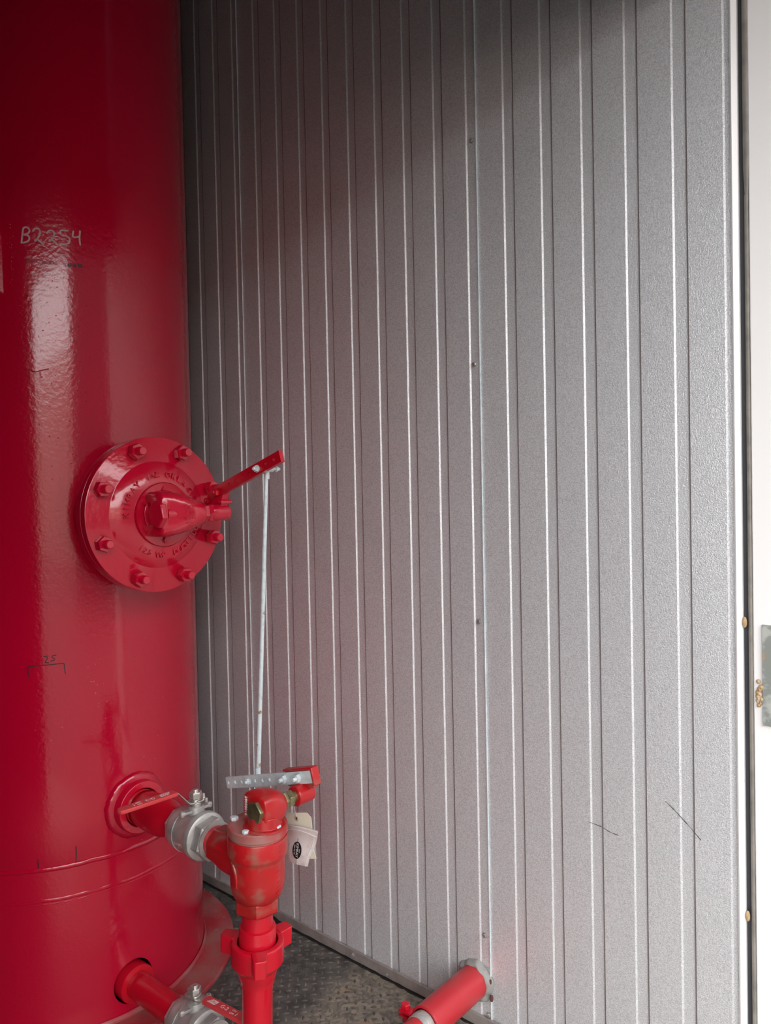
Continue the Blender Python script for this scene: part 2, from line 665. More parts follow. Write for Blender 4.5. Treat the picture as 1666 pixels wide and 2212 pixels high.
weld_ring(.400, R - .0005, .014, .0030, 1).build('weld_bead', m_tank, vessel, ang=80)
weld_ring(.383, R - .0018, .010, .0020, 2).build('weld_bead', m_tank, vessel, ang=80)
weld_ring(.330, R - .0005, .012, .0018, 5).build('weld_bead', m_tank, vessel, ang=80)
weld_ring(.322, R - .0005, .006, .0012, 7).build('weld_bead', m_tank, vessel, ang=80)

# skirt with the round hole the lower pipe comes through
LY, LZ = .930, .0802
HY, HZ, HR = .924, .0885, .0500
mb = MB()
mb.ring(R + .0005, R - .008, .010, .40, 160, T(CX, CY, 0))
sk = mb.build('skirt', m_tank, vessel, ang=50)
cut = MB().lathe([(HR, -.15), (HR, .15)], 48, AX(CX + R, HY, HZ), sx=.96).build('cutter', m_tank)
bo = sk.modifiers.new('hole', 'BOOLEAN')
bo.operation = 'DIFFERENCE'
bo.object = cut
bo.solver = 'EXACT'
dg = bpy.context.evaluated_depsgraph_get()
dg.update()
nm = bpy.data.meshes.new_from_object(sk.evaluated_get(dg))
sk.modifiers.clear()
sk.data = nm
nm.set_sharp_from_angle(angle=radians(40))
bpy.data.objects.remove(cut, do_unlink=True)
# black surface painting the shade inside the skirt
MB().lathe([(R - .05, .012), (R - .05, .39)], 64, T(CX, CY, 0), caps=False).build('skirt_inner_shade', m_black, vessel)
mb = MB()
mb.ring(.4226, R - .03, 0, .012, 120, T(CX, CY, 0), ch=.001)
mb.build('base_ring', m_base, vessel, 'dusty red base ring')
weld_ring(.0155, R + .003, .016, .004, 9).build('weld_bead', m_base, vessel, ang=80)
# bolt hole in the ring
ha = radians(11.5)
hx, hy = CX + .385 * cos(ha), CY + .385 * sin(ha)
MB().lathe([(.0115, 0), (.0115, .0006)], 24, T(hx, hy, .0120)).build('bolt_hole', m_rust, vessel)
MB().lathe([(.0080, 0), (.0080, .0006)], 24, T(hx, hy, .0124)).build('bolt_hole', m_black, vessel)

# plate bracket cut by the left edge of the picture
mb = MB()
pa = [cyl_pt(t, 0) for t in (-43, -47, -52, -58, -64)]
for t0, t1 in ((-43.0, -50), (-50, -57), (-57, -64)):
    a0, a1 = radians(t0), radians(t1)
    for zz0, zz1 in ((1.668, 1.80),):
        vs = []
        for z in (zz0, zz1):
            for a in (a0, a1):
                for r in (R - .002, R + .016):
                    vs.append((CX + r * cos(a), CY + r * sin(a), z))
        mb.add(vs, [(0, 1, 3, 2), (4, 6, 7, 5), (0, 4, 5, 1), (1, 5, 7, 3), (3, 7, 6, 2), (2, 6, 4, 0)])
mb.build('plate_bracket', m_tank, vessel, bevel=.001)


def strokes(lines, wdt, lift=.0006):
    mb = MB()
    for ln in lines:
        # resample
        P = [Vector((radians(t) * R, z)) for t, z in ln]
        Q = []
        for a, c in zip(P[:-1], P[1:]):
            n = max(1, int((c - a).length / .003))
            Q += [a.lerp(c, k / n) for k in range(n)]
        Q.append(P[-1])
        if len(Q) > 4:
            for _ in range(1):
                Q = [Q[0]] + [(Q[i - 1] + Q[i] * 2 + Q[i + 1]) / 4 for i in range(1, len(Q) - 1)] + [Q[-1]]
        vs, fs = [], []
        for i, q in enumerate(Q):
            t = (Q[min(i + 1, len(Q) - 1)] - Q[max(i - 1, 0)]).normalized()
            nn = Vector((-t.y, t.x)) * wdt * .5
            for s_ in (1, -1):
                e = q + nn * s_
                a = e.x / R
                vs.append((CX + (R + lift) * cos(a), CY + (R + lift) * sin(a), e.y))
        for i in range(len(Q) - 1):
            fs.append((2 * i, 2 * i + 1, 2 * i + 3, 2 * i + 2))
        mb.add(vs, fs)
        # round pen ends
        for e in (Q[0], Q[-1]):
            vs = []
            for k in range(10):
                a = (e.x + wdt * .5 * cos(2 * pi * k / 10)) / R
                vs.append((CX + (R + lift * 1.1) * cos(a), CY + (R + lift * 1.1) * sin(a), e.y + wdt * .5 * sin(2 * pi * k / 10)))
            mb.add(vs, [tuple(range(10))])
    return mb


B2254 = [[(-35.43, 1.7747), (-35.09, 1.7912), (-34.7, 1.8071), (-33.72, 1.8098), (-32.76, 1.8067), (-32.59, 1.8003), (-33.2, 1.795), (-34.46, 1.7924)], [(-34.46, 1.7924), (-33.22, 1.7919), (-32.62, 1.7867), (-33.08, 1.7789), (-34.85, 1.7749)], [(-31.5, 1.8016), (-30.81, 1.8077), (-29.65, 1.8084), (-29.01, 1.8029), (-29.41, 1.7926), (-30.95, 1.7784), (-31.24, 1.7823), (-30.45, 1.7852), (-29.38, 1.7818), (-28.17, 1.7744)], [(-26.85, 1.8), (-26.23, 1.806), (-25.06, 1.8074), (-24.29, 1.8023), (-24.73, 1.7924), (-26.27, 1.7811), (-26.45, 1.7851), (-25.65, 1.7874), (-24.61, 1.7843), (-23.46, 1.777)], [(-19.82, 1.8107), (-22.41, 1.8094), (-22.26, 1.7983), (-20.35, 1.7992), (-19.09, 1.7934), (-19.38, 1.7839), (-20.76, 1.7796), (-22.43, 1.7798)], [(-17.88, 1.811), (-18.26, 1.7985), (-17.05, 1.7984), (-15.72, 1.8023)], [(-15.54, 1.8138), (-15.83, 1.797), (-15.6, 1.7838)]]
DATE1 = [[(-33.2, 1.7318), (-33.53, 1.7311), (-33.84, 1.7318), (-34.01, 1.7336), (-33.98, 1.7358), (-33.76, 1.7375), (-33.43, 1.7382), (-33.12, 1.7375), (-32.95, 1.7358), (-32.98, 1.7336), (-33.2, 1.7318)], [(-32.61, 1.7388), (-31.2, 1.7399), (-32.02, 1.731)], [(-30.83, 1.736), (-30.29, 1.7363)], [(-29.19, 1.7379), (-28.1, 1.7384)], [(-28.61, 1.7382), (-28.64, 1.7311), (-29.15, 1.7308)], [(-27.88, 1.7365), (-27.82, 1.732), (-27.19, 1.7329), (-27.09, 1.737), (-27.04, 1.7319)], [(-26.49, 1.7317), (-26.43, 1.7366), (-25.85, 1.7367), (-25.75, 1.7324)], [(-25.11, 1.7349), (-24.32, 1.7359), (-24.66, 1.7385), (-25.15, 1.7356), (-24.92, 1.733), (-24.05, 1.734)]]
DATE2 = [[(-21.43, 1.7369), (-20.75, 1.7382), (-20.64, 1.7357), (-21.46, 1.731), (-20.49, 1.7322)], [(-19.35, 1.733), (-19.64, 1.7323), (-19.91, 1.7328), (-20.07, 1.7341), (-20.04, 1.7359), (-19.85, 1.7374), (-19.56, 1.7381), (-19.28, 1.7376), (-19.13, 1.7363), (-19.15, 1.7345), (-19.35, 1.733)], [(-18.62, 1.7383), (-17.8, 1.74), (-17.81, 1.7369), (-18.56, 1.7324), (-17.34, 1.734)], [(-15.53, 1.7346), (-15.95, 1.7336), (-16.35, 1.7341), (-16.57, 1.7358), (-16.54, 1.738), (-16.26, 1.74), (-15.84, 1.7409), (-15.43, 1.7405), (-15.21, 1.7388), (-15.24, 1.7365), (-15.53, 1.7346)]]
T25 = [[(-32.18, 0.8721), (-31.47, 0.8736), (-30.77, 0.8717), (-30.97, 0.8661), (-32.07, 0.8593), (-30.59, 0.8578)], [(-28.04, 0.8734), (-29.4, 0.8734), (-29.63, 0.8681), (-28.6, 0.8675), (-28.2, 0.8638), (-28.84, 0.8609), (-29.75, 0.8614)], [(-37.34, 0.83), (-37.71, 0.8409), (-37.57, 0.8529), (-32.59, 0.8531), (-29.29, 0.8535), (-25.34, 0.8541), (-25.25, 0.8451), (-25.03, 0.8299)]]
TICK = [[(-36.24, 0.4246), (-36.19, 0.4102), (-35.9, 0.4034)], [(-23.16, 0.4411), (-23.03, 0.425), (-23.32, 0.4068)]]
strokes(B2254, .0036).build('painted_number', m_chalk, vessel, 'whitish hand-painted number')
mb = strokes(DATE1 + DATE2[:1] + DATE2[2:3], .0011)
x_ = strokes([DATE2[1], [(t + 1.9, z) for t, z in DATE2[1]], DATE2[3]], .0024)
mb.add(x_.v, x_.f)
mb.build('marker_date', m_marker, vessel, 'small black marker date')
strokes(T25, .0018).build('marker_note', m_marker, vessel, 'black marker bracket with number 25')
for tk in TICK:
    strokes([tk], .0022).build('marker_tick', m_marker, vessel)


def spl(ln, r, lift=0):
    return [tuple(cyl_pt(t, z, R + lift)) for t, z in ln]


mb = MB()
mb.tube(spl([(-34.25, 1.5027), (-33.22, 1.497), (-31.86, 1.4962), (-30.28, 1.4995), (-27.53, 1.504)], 1), .0013, 8)
mb.tube(spl([(-30.49, 1.497), (-30.44, 1.483)], 1), .0016, 8)
mb.tube(spl([(-32.64, 1.4966), (-32.54, 1.4661), (-32.44, 1.4369)], 1), .0006, 8)
mb.build('paint_run', m_tank, vessel)
mb = MB()
random.seed(21)
for k in range(230):
    q = random.random()
    if q < .40:
        t, z = random.gauss(-17, 2.2), random.uniform(1.30, 1.75)
    elif q < .62:
        t, z = random.uniform(-38, -20), random.uniform(1.25, 1.72)
    elif q < .72:
        t, z = random.gauss(-39, .5), random.uniform(1.68, 1.82)
    elif q < .80:
        t, z = random.gauss(-14, 2.4), random.gauss(.80, .04)
    elif q < .92:
        t, z = random.uniform(-40, 30), random.uniform(.15, 1.7)
    else:
        t, z = random.gauss(10, 8), random.uniform(.45, .9)
    mb.sphere(tuple(cyl_pt(t, z, R)), random.uniform(.0007, .0016), 6)
o = mb.build('paint_nibs', m_tank, vessel)
o['kind'] = 'stuff'

# manway neck and flange welded to the shell
FZ = 1.179
mb = MB()
mb.lathe([(.122, -1.70), (.122, -1.521), (.1705, -1.520), (.1715, -1.519), (.1715, -1.503), (.1705, -1.502)], 96, AX(0, CY, FZ))
mb.build('manway_flange', m_cast, vessel, bevel=.001)

# weld pad and collar of the upper side outlet
NZ_ = .4994
mb = MB()
random.seed(8)
n = 72
vs, fs = [], []
for j, (rr, dx) in enumerate(((.059, .011), (.063, .0105), (.067, .009), (.071, .0075), (.0745, .004), (.0765, -.002))):
    for i in range(n):
        a = 2 * pi * i / n
        r2 = rr * (1 + (.010 * sin(9 * a) + .008 * sin(23 * a + 1)) * (j > 0)) + (random.uniform(-.0008, .0008) if j else 0)
        yy = r2 * cos(a)
        xs_ = sqrt(max(0, R * R - yy * yy))
        vs.append((CX + xs_ + dx, CY + yy, NZ_ + r2 * sin(a)))
for j in range(5):
    for i in range(n):
        k = (i + 1) % n
        fs.append((j * n + i, (j + 1) * n + i, (j + 1) * n + k, j * n + k))
mb.add(vs, fs)
mb.build('outlet_weld', m_tank, vessel, ang=80)
mb = MB()
mb.lathe([(.0600, -.04), (.0600, .026), (.058, .029), (.0440, .029), (.0425, .026), (.0405, .0)], 64, AX(CX + R, CY, NZ_), caps=False)
mb.build('outlet_collar', m_cast, vessel, bevel=.0006)

# ------------------------------------------------------------------ float level head bolted on the manway
head = thing('level_controller', 'round red flanged float head on the vessel manway with a stub-shafted bonnet', 'valve', (-1.52, CY, FZ))
mb = MB()
FX = -1.4815
mb.lathe([(.1700, -.0200), (.1715, -.0190), (.1715, -.0012), (.1700, 0), (.119, 0), (.117, .0015), (.111, .0060), (.098, .0125), (.082, .0175), (.072, .0195), (.0715, .0175), (.0700, .0175), (.0700, .0240), (.0690, .0255), (.0, .0255)], 128, AX(FX, CY, FZ))
mb.build('flange_cover', m_cast, head, ang=40)
# eight stud bolts with nuts
st = MB()
st.hexa(.0300, .0005, .0200, ch=.1)
st.lathe([(.0145, .0203), (.0105, .0206)], 24)
for k in range(7):
    z = .0200 + k * .0024
    st.lathe([(.0094, z), (.0086, z + .0012), (.0094, z + .0024)], 20, caps=(k == 6))
st.lathe([(.0094, .0368), (.0078, .0385)], 20)
st_me = st.mesh('stud_nut', m_cast)
for k in range(8):
    a = radians(22.5 + 45 * k)
    yb, zb = .1492 * cos(a), .1492 * sin(a)
    Mx = AX(FX, CY + yb, FZ + zb) @ Matrix.Rotation(k * .7, 4, 'Z')
    put(st_me, 'stud_nut', Mx, head)
bt = MB()
bt.hexa(.0125, 0, .0055)
bt.lathe([(.0035, .0055), (.003, .0065)], 10)
bt_me = bt.mesh('cover_bolt', m_cast)
for k in range(6):
    a = radians(60 * k + 30 + 60)
    put(bt_me, 'cover_bolt', AX(FX + .0255, CY + .0560 * cos(a), FZ + .0560 * sin(a)) @ Matrix.Rotation(k, 4, 'Z'), head)


def arc_text(mb, text, r, a0, step, size, ext, base_x, slope=0.0, inward=False):
    """letters around the +x axis; a0 in degrees, 90 = up, 0 = +y (right in the picture)"""
    for i, ch in enumerate(text):
        if ch == ' ':
            continue
        a = radians(a0 + step * i)
        rad = Vector((0, cos(a), sin(a)))
        up_ = rad if not inward else -rad
        xr = up_.cross(Vector((1, 0, 0)))
        # reading direction: text x axis so that x cross up = +x
        xa_ = up_.cross(Vector((1, 0, 0)))
        vs, fs = glyphs(ch, size, ext)
        M_ = Matrix((xa_, up_, Vector((1, 0, 0)))).transposed().to_4x4()
        M_.translation = Vector((base_x, CY + rad.y * r, FZ + rad.z * r))
        if M_.to_3x3().determinant() < 0:
            M_ = Matrix((-xa_, up_, Vector((1, 0, 0)))).transposed().to_4x4()
            M_.translation = Vector((base_x, CY + rad.y * r, FZ + rad.z * r))
        mb.add(vs, fs, M_)


mb = MB()
BX = FX + .0165
arc_text(mb, 'KIMRAY', .088, 180, -9.5, .019, .0028, BX)
arc_text(mb, 'INC', .088, 113, -7.5, .018, .0028, BX)
arc_text(mb, 'OKLA', .088, 80, -9.5, .019, .0028, BX)
arc_text(mb, 'CITY', .088, 38, -8, .017, .0028, BX)
arc_text(mb, 'DUCTILE', .089, 290, 8.0, .019, .0028, BX, inward=True)
arc_text(mb, '125 WP', .089, 232, 7.5, .018, .0028, BX, inward=True)
mb.build('cast_lettering', m_cast, head)['kind'] = 'stuff'


def rounded_block(mb, x0, x1, z0, zc, rr, y0, y1, M, n=14):
    """block with a round top: cross-section in local x,z swept along local y"""
    poly = [(x0, z0), (x1, z0)]
    cxm = (x0 + x1) / 2
    hw = (x1 - x0) / 2
    for i in range(n + 1):
        a = pi * i / n
        c_, s_ = cos(a), sin(a)
        poly.append((cxm + hw * math.copysign(abs(c_) ** .75, c_), zc + rr * abs(s_) ** .8))
    mb.prism(poly, -y1, -y0, M @ frame((0, 0, 0), (1, 0, 0), (0, 0, 1), (0, -1, 0)))


def loft(mb, secs, M, n=40):
    """secs: (y, centre x, centre z, half x, half z, roundness 0.3 boxy .. 1 round); local y is the spine"""
    vs, fs = [], []
    for y, cx_, cz_, hx_, hz_, p in secs:
        for i in range(n):
            a = 2 * pi * i / n
            c_, s_ = cos(a), sin(a)
            vs.append((cx_ + hx_ * math.copysign(abs(c_) ** p, c_), y, cz_ + hz_ * math.copysign(abs(s_) ** p, s_)))
    m_ = len(secs)
    for j in range(m_ - 1):
        for i in range(n):
            k = (i + 1) % n
            fs.append((j * n + i, j * n + k, (j + 1) * n + k, (j + 1) * n + i))
    fs.append(tuple(range(n)))
    fs.append(tuple(range((m_ - 1) * n, m_ * n))[::-1])
    mb.add(vs, fs, M)


def bonnet(parent, M, s, mt, plug_mat, nut_mat, boxy=True):
    """M local: z away from the valve, y along the shaft (origin on the shaft axis)"""
    mb = MB()
    sh = .047 if not boxy else .0335
    mb.lathe([(.044 * s, -sh), (.040 * s, -sh + .004), (.034 * s, -.030), (.030 * s, -.010)], 40, M)
    YM = M @ frame((0, 0, 0), (0, 0, 1), (1, 0, 0), (0, 1, 0))
    if boxy:
        loft(mb, [(-.0215, -.009, -.004, .029, .030, .45), (-.0185, -.009, -.004, .034, .0345, .45), (-.004, -.008, -.003, .0355, .0360, .50), (.010, -.004, -.001, .0345, .0350, .65),
                  (.022, 0, 0, .0310, .0320, .85), (.032, 0, 0, .0265, .0270, 1), (.0395, 0, 0, .0215, .0215, 1)], M)
        k_ = 0
    else:
        loft(mb, [(-.0440, 0, -.030, .044, .036, .40), (-.0400, 0, -.030, .048, .040, .40), (-.018, 0, -.027, .0480, .0420, .48), (.006, 0, -.020, .0440, .0420, .62), (.024, 0, -.012, .0390, .0385, .8),
                  (.042, 0, -.003, .0320, .0320, 1), (.054, 0, 0, .0260, .0260, 1), (.058, 0, 0, .0245, .0245, 1)], M)
        k_ = -.006
    mb.build('bonnet', mt, parent, bevel=.0015, seg=3, ang=50)
    mb = MB()
    mb.hexa((.0400 if boxy else .0440) * s, (-.030 if boxy else -.047) * s, (-.0205 if boxy else -.030) * s + k_, YM, ph=.25, ch=.15)
    mb.lathe([(.014 * s, -.022 * s + k_), (.014 * s, -.012)], 24, YM)
    mb.build('plug', plug_mat, parent, bevel=.0008)
    mb = MB()
    q_ = -.0075 if boxy else 0
    mb.hexa(.034 * s, .0475 * s + q_, .060 * s + q_, YM, ph=.3, ch=.14)
    mb.hexa(.030 * s, .062 * s + q_, .076 * s + q_, YM, ph=.05, ch=.14)
    mb.lathe([(.012 * s, .055 * s), (.012 * s, .078 * s)], 20, YM)
    mb.build('packing_nut', nut_mat, parent, bevel=.0006)
    return YM


UH = Vector((-1.4010, CY, FZ + .002))
MU = frame(UH, (0, 0, -1), (0, 1, 0), (1, 0, 0))
YM = bonnet(head, frame(UH + Vector((0, -.004, 0)), (0, 0, -1), (0, 1, 0), (1, 0, 0)), 1.18, m_cast, m_cast, m_cast, False)
# flared foot of the bonnet on its cover plate
mb = MB()
mb.lathe([(.052, -.0560), (.048, -.050), (.037, -.030)], 40, MU)
mb.box((-.046, -.036, -.074), (.046, .040, -.046), MU)
mb.build('bonnet_foot', m_cast, head, bevel=.005, seg=3)
# raised casting marks on the bonnet
mb = MB()
for i, (t_, s_) in enumerate((('2', .010), ('212 SL', .010), ('T 107', .0085), ('100 SWP', .0085), ('400', .010))):
    vs, fs = glyphs(t_, s_, .0006)
    mb.add(vs, fs, frame((-1.3745, CY + .010, FZ + .030 - i * .0125), (0, 1, 0), (0, 0, 1), (1, 0, 0)))
mb.build('cast_lettering', m_cast, head)['kind'] = 'stuff'
# shaft hub and clamp
mb = MB()
mb.lathe([(.009, .070), (.009, .083)], 20, YM)
mb.lathe([(.0185, .082), (.0195, .084), (.0195, .126), (.0185, .128)], 36, YM)
mb.build('shaft_hub', m_cast, head)
mb = MB()
mb.prism([(-.034, .046), (-.030, .020), (-.012, .012), (.012, .012), (.016, .030), (.030, .058), (.010, .062)], -.120, -.100, frame(UH, (1, 0, 0), (0, 0, 1), (0, -1, 0)))
mb.box((.004, .096, .018), (.020, .126, .028), frame(UH, (1, 0, 0), (0, 1, 0), (0, 0, 1)))
mb.build('clamp', m_cast, head, bevel=.003)

# ------------------------------------------------------------------ bars with holes
def bar_mesh(L, wd, th, holes, hr, M, seg=14):
    """flat bar from x=0..L, width along z, thickness along y from 0..th, with real holes"""
    mb = MB()
    xs = sorted(holes)
    hw = wd / 2
    bounds = [0] + [(a + c) / 2 for a, c in zip(xs[:-1], xs[1:])] + [L]
    vs, fs = [], []
    for i, hx_ in enumerate(xs):
        x0, x1 = bounds[i], bounds[i + 1]
        # outer rectangle sampled, inner circle sampled
        angs = [2 * pi * k / 16 for k in range(16)]
        outer, inner = [], []
        for a in angs:
            c_, s_ = cos(a), sin(a)
            inner.append((hx_ + hr * c_, hr * s_))
            dx = (x1 - hx_) if c_ > 0 else (hx_ - x0)
            k1 = dx / abs(c_) if abs(c_) > 1e-6 else 1e9
            k2 = hw / abs(s_) if abs(s_) > 1e-6 else 1e9
            k_ = min(k1, k2)
            outer.append((hx_ + k_ * c_, k_ * s_))
        # add exact corners: build polygon faces between successive angles
        for y in (0, th):
            base = len(vs)
            vs += [(x, y, z) for x, z in inner] + [(x, y, z) for x, z in outer] + [(x1, y, hw), (x0, y, hw), (x0, y, -hw), (x1, y, -hw)]
            for k in range(16):
                kk = (k + 1) % 16
                o0, o1 = outer[k], outer[kk]
                f = [base + k, base + 16 + k]
                # corner in between?
                if abs(o0[0] - o1[0]) > 1e-7 and abs(o0[1] - o1[1]) > 1e-7:
                    cidx = {0: 0, 1: 1, 2: 2, 3: 3}[k // 4]
                    f.append(base + 32 + cidx)
                f += [base + 16 + kk, base + kk]
                fs.append(tuple(f) if y == 0 else tuple(f[::-1]))
        b0 = len(vs) - 72
        for k in range(16):
            kk = (k + 1) % 16
            fs.append((b0 + k, b0 + kk, b0 + 36 + kk, b0 + 36 + k))
    mb.add(vs, fs, M)
    # edges
    e = [(0, -hw), (L, -hw), (L, hw), (0, hw)]
    vs = [(x, 0, z) for x, z in e] + [(x, th, z) for x, z in e]
    mb.add(vs, [(0, 1, 5, 4), (1, 2, 6, 5), (2, 3, 7, 6), (3, 0, 4, 7)], M)
    return mb


def hexbolt(mb, M, af=.0125, head_=.006, ln=.0, sh=.0035, washer=0.0):
    if washer:
        mb.lathe([(washer, 0), (washer, .0012)], 24, M)
    mb.hexa(af, .0012, .0012 + head_, M, ch=.18)
    if ln:
        mb.lathe([(sh, .0012), (sh, ln), (sh * .8, ln + .0012)], 14, M)


# upper lever arm
UA = Vector((-1.4080, 1.040, 1.2215 + .004))
ang = radians(17.7)
MA = frame(UA, (cos(ang), 0, sin(ang)), (0, 1, 0), (-sin(ang), 0, cos(ang)))
hl = [.055, .079, .104, .130, .1575, .186, .214]
lever = thing('perforated_lever', 'red flat bar with a row of holes clamped on the float head shaft', 'lever', tuple(UA))
bar_mesh(.2345, .0250, .0100, hl, .0040, MA).build('arm', m_red, lever, bevel=0)
mb = MB()
# pointed tail that grips the clamp
mb.prism([(-.052, -.018), (.002, -.0125), (.002, .0125), (-.018, .010)], -.010, .0, MA @ frame((0, 0, 0), (1, 0, 0), (0, 0, 1), (0, -1, 0)))
mb.build('arm_tail', m_red, lever, bevel=.001)
mb = MB()
hexbolt(mb, MA @ frame((.012, 0, -.003), (1, 0, 0), (0, 0, 1), (0, -1, 0)), .0165, .010, .0145, .005)
mb.build('clamp_bolt', m_red, lever)
mb = MB()
hexbolt(mb, MA @ frame((-.030, 0, -.009), (1, 0, 0), (0, 0, 1), (0, -1, 0)), .013, .006, .0085, .004)
mb.build('clamp_bolt', m_red, lever)
mb = MB()
hexbolt(mb, MA @ frame((.1575, 0, 0), (1, 0, 0), (0, 0, 1), (0, -1, 0)), .0120, .0055, .0105, .0036, washer=.0080)
mb.lathe([(.0034, -.001), (.0034, .062)], 12, MA @ frame((.1575, 0, 0), (0, 0, 1), (1, 0, 0), (0, 1, 0)))
mb.build('pivot_bolt', m_galv, lever, 'zinc bolt through the arm')

# lower bar: galvanised, with its red clamp bracket (on the dump valve shaft)
LA = Vector((-1.3865, 1.036, .5730))
LB = Vector((-1.1040, 1.036, .6512))
ang2 = atan2(LB.z - LA.z, LB.x - LA.x)
LL = hypot(LB.z - LA.z, LB.x - LA.x)
ML = frame(LA, (cos(ang2), 0, sin(ang2)), (0, 1, 0), (-sin(ang2), 0, cos(ang2)))
low = thing('lever_bar', 'galvanized steel strip with a row of holes bolted above the dump valve', 'lever', tuple(LA))
bar_mesh(LL, .0250, .0045, [.010, .0345, .059, .083, .107, .1325, .157, .207, .252], .0042, ML).build('strip', m_galv, low)
mb = MB()
bm_ = ML @ frame((.083, 0, 0), (1, 0, 0), (0, 0, 1), (0, -1, 0))
hexbolt(mb, bm_, .0115, .0055, .0100, .0036, washer=.0075)
mb.lathe([(.0034, -.001), (.0034, .044)], 12, ML @ frame((.083, 0, 0), (0, 0, 1), (1, 0, 0), (0, 1, 0)))
mb.build('pivot_bolt', m_galv, low, 'bolt with a brass-toned washer')
for hx_ in (.207, .252):
    mb = MB()
    hexbolt(mb, ML @ frame((hx_, 0, 0), (1, 0, 0), (0, 0, 1), (0, -1, 0)), .0155, .0085, .0170, .0044)
    mb.build('clamp_bolt', m_galv, low)

# linkage rod with its two rod ends
P_top = MA @ Vector((.1575, .026, 0))
P_bot = ML @ Vector((.083, .026, 0))
rod = thing('linkage_rod', 'long thin pale zinc rod hanging between the red lever and the galvanized strip', 'rod', tuple(P_bot))
d = (P_top - P_bot)
mb = MB()
mb.tube([tuple(P_bot + d * t) for t in [i / 20 for i in range(21)]], [.0052 - .0006 * i / 20 for i in range(21)], 14)
mb.build('shank', m_rod, rod)
mb = MB()
mb.lathe([(.0085, -.006), (.010, -.003), (.010, .003), (.0085, .006)], 20, AY(*P_top))
mb.lathe([(.0062, 0), (.0062, .022)], 14, frame(P_top, (1, 0, 0), (0, -1, 0), (0, 0, -1)))
mb.sphere(tuple(P_top + Vector((0, .013, 0))), .0072, 12)
mb.lathe([(.0032, .012), (.0032, .030)], 10, AY(*P_top))
mb.hexa(.0120, .024, .030, AY(*P_top))
mb.build('rod_end', m_galv, rod)
mb = MB()
mb.lathe([(.0085, -.006), (.010, -.003), (.010, .003), (.0085, .006)], 20, AY(*P_bot))
mb.lathe([(.0062, 0), (.0062, .022)], 14, AZ(*P_bot))
mb.build('rod_end', m_galv, rod)

# ------------------------------------------------------------------ dump valve (stands slightly out of plumb)
VX = -1.1635
base = Vector((VX, CY, .560))
sl = -.040
tilt = frame(base, Vector((1, 0, -sl * -1)).normalized(), (0, 1, 0), Vector((-sl, 0, 1)).normalized())


def V(z):      # along the leaning axis, z = height above the floor
    return tilt @ T(0, 0, z - .560)


dump = thing('dump_valve', 'worn dusty red angle dump valve with a brass-plugged bonnet, beside the vessel', 'valve', (VX, CY, .40))
mb = MB()
mb.lathe([(.030, .4230), (.036, .4245), (.0400, .4270), (.0455, .4330), (.0500, .4430), (.0525, .4550), (.0532, .4680), (.0532, .5090), (.0540, .5130), (.0585, .5190), (.0590, .5220), (.0590, .5520), (.0580, .5540)], 72, V(0))
mb.build('body', m_dump, dump, ang=30)
# side inlet
mb = MB()
IX = AX(0, CY, NZ_ - .001)
mb.lathe([(.0330, -1.290), (.0390, -1.287), (.0400, -1.270), (.0465, -1.240), (.0440, -1.190)], 8, IX, ph=pi / 8)
mb.lathe([(.0370, -1.268), (.0440, -1.240), (.0455, -1.205), (.0470, -1.160)], 40, IX, sx=1)
mb.build('inlet_boss', m_dump, dump, bevel=.003, seg=2)
# raised casting rib
MB().tube([tuple(V(0) @ Vector((.0535 * cos(radians(a_)), .0535 * sin(radians(a_)), z_))) for a_, z_ in ((-108, .509), (-100, .507), (-94, .500), (-90, .490), (-88, .478), (-88, .466))], [.002, .0026, .003, .003, .0026, .0012], 8).build('casting_rib', m_dump, dump)
mb = MB()
for k in range(10):
    z = .545 - .0105 * k
    a = radians(8)
    rr = .0590 if z > .514 else .0532
    mb.box((-.0035, -.0012, -.0014), (.0035, .0006, .0014), V(0) @ frame((rr * cos(a), rr * sin(a), z), (-sin(a), cos(a), 0), (cos(a), sin(a), 0), (0, 0, 1)))
mb.build('cast_lettering', m_dump, dump)['kind'] = 'stuff'
mb = MB()
mb.lathe([(.0555, .5530), (.0555, .5575), (.0575, .5580), (.0585, .5590), (.0585, .5735), (.0570, .5755), (.0440, .5760), (.0, .5760)], 72, V(0))
mb.build('cap', m_dust, dump, ang=35)
LHM = V(.6095) @ T(.0215, 0, 0)
YL = bonnet(dump, LHM @ Matrix.Scale(1, 4), .98, m_dump, m_brass, m_brass)
mb = MB()
vs, fs = glyphs('28000010', .0095, .0005)
mb.add(vs, fs, LHM @ frame((-.0310, -.0222, .004), (0, 0, -1), (1, 0, 0), (0, -1, 0)))
mb.build('cast_lettering', m_print, dump)['kind'] = 'stuff'
cb = MB()
cb.hexa(.0145, 0, .0065)
cb.lathe([(.0072, .0065), (.0060, .0072)], 16)
cb_me = cb.mesh('cap_bolt', m_galv)
for a_, sc in ((-150, 1), (-68, .8), (8, 1), (80, 1), (152, 1)):
    a = radians(a_)
    put(cb_me, 'cap_bolt', V(.5760) @ T(.0490 * cos(a), .0490 * sin(a), 0) @ Matrix.Scale(sc, 4) @ Matrix.Rotation(a_, 4, 'Z'), dump)
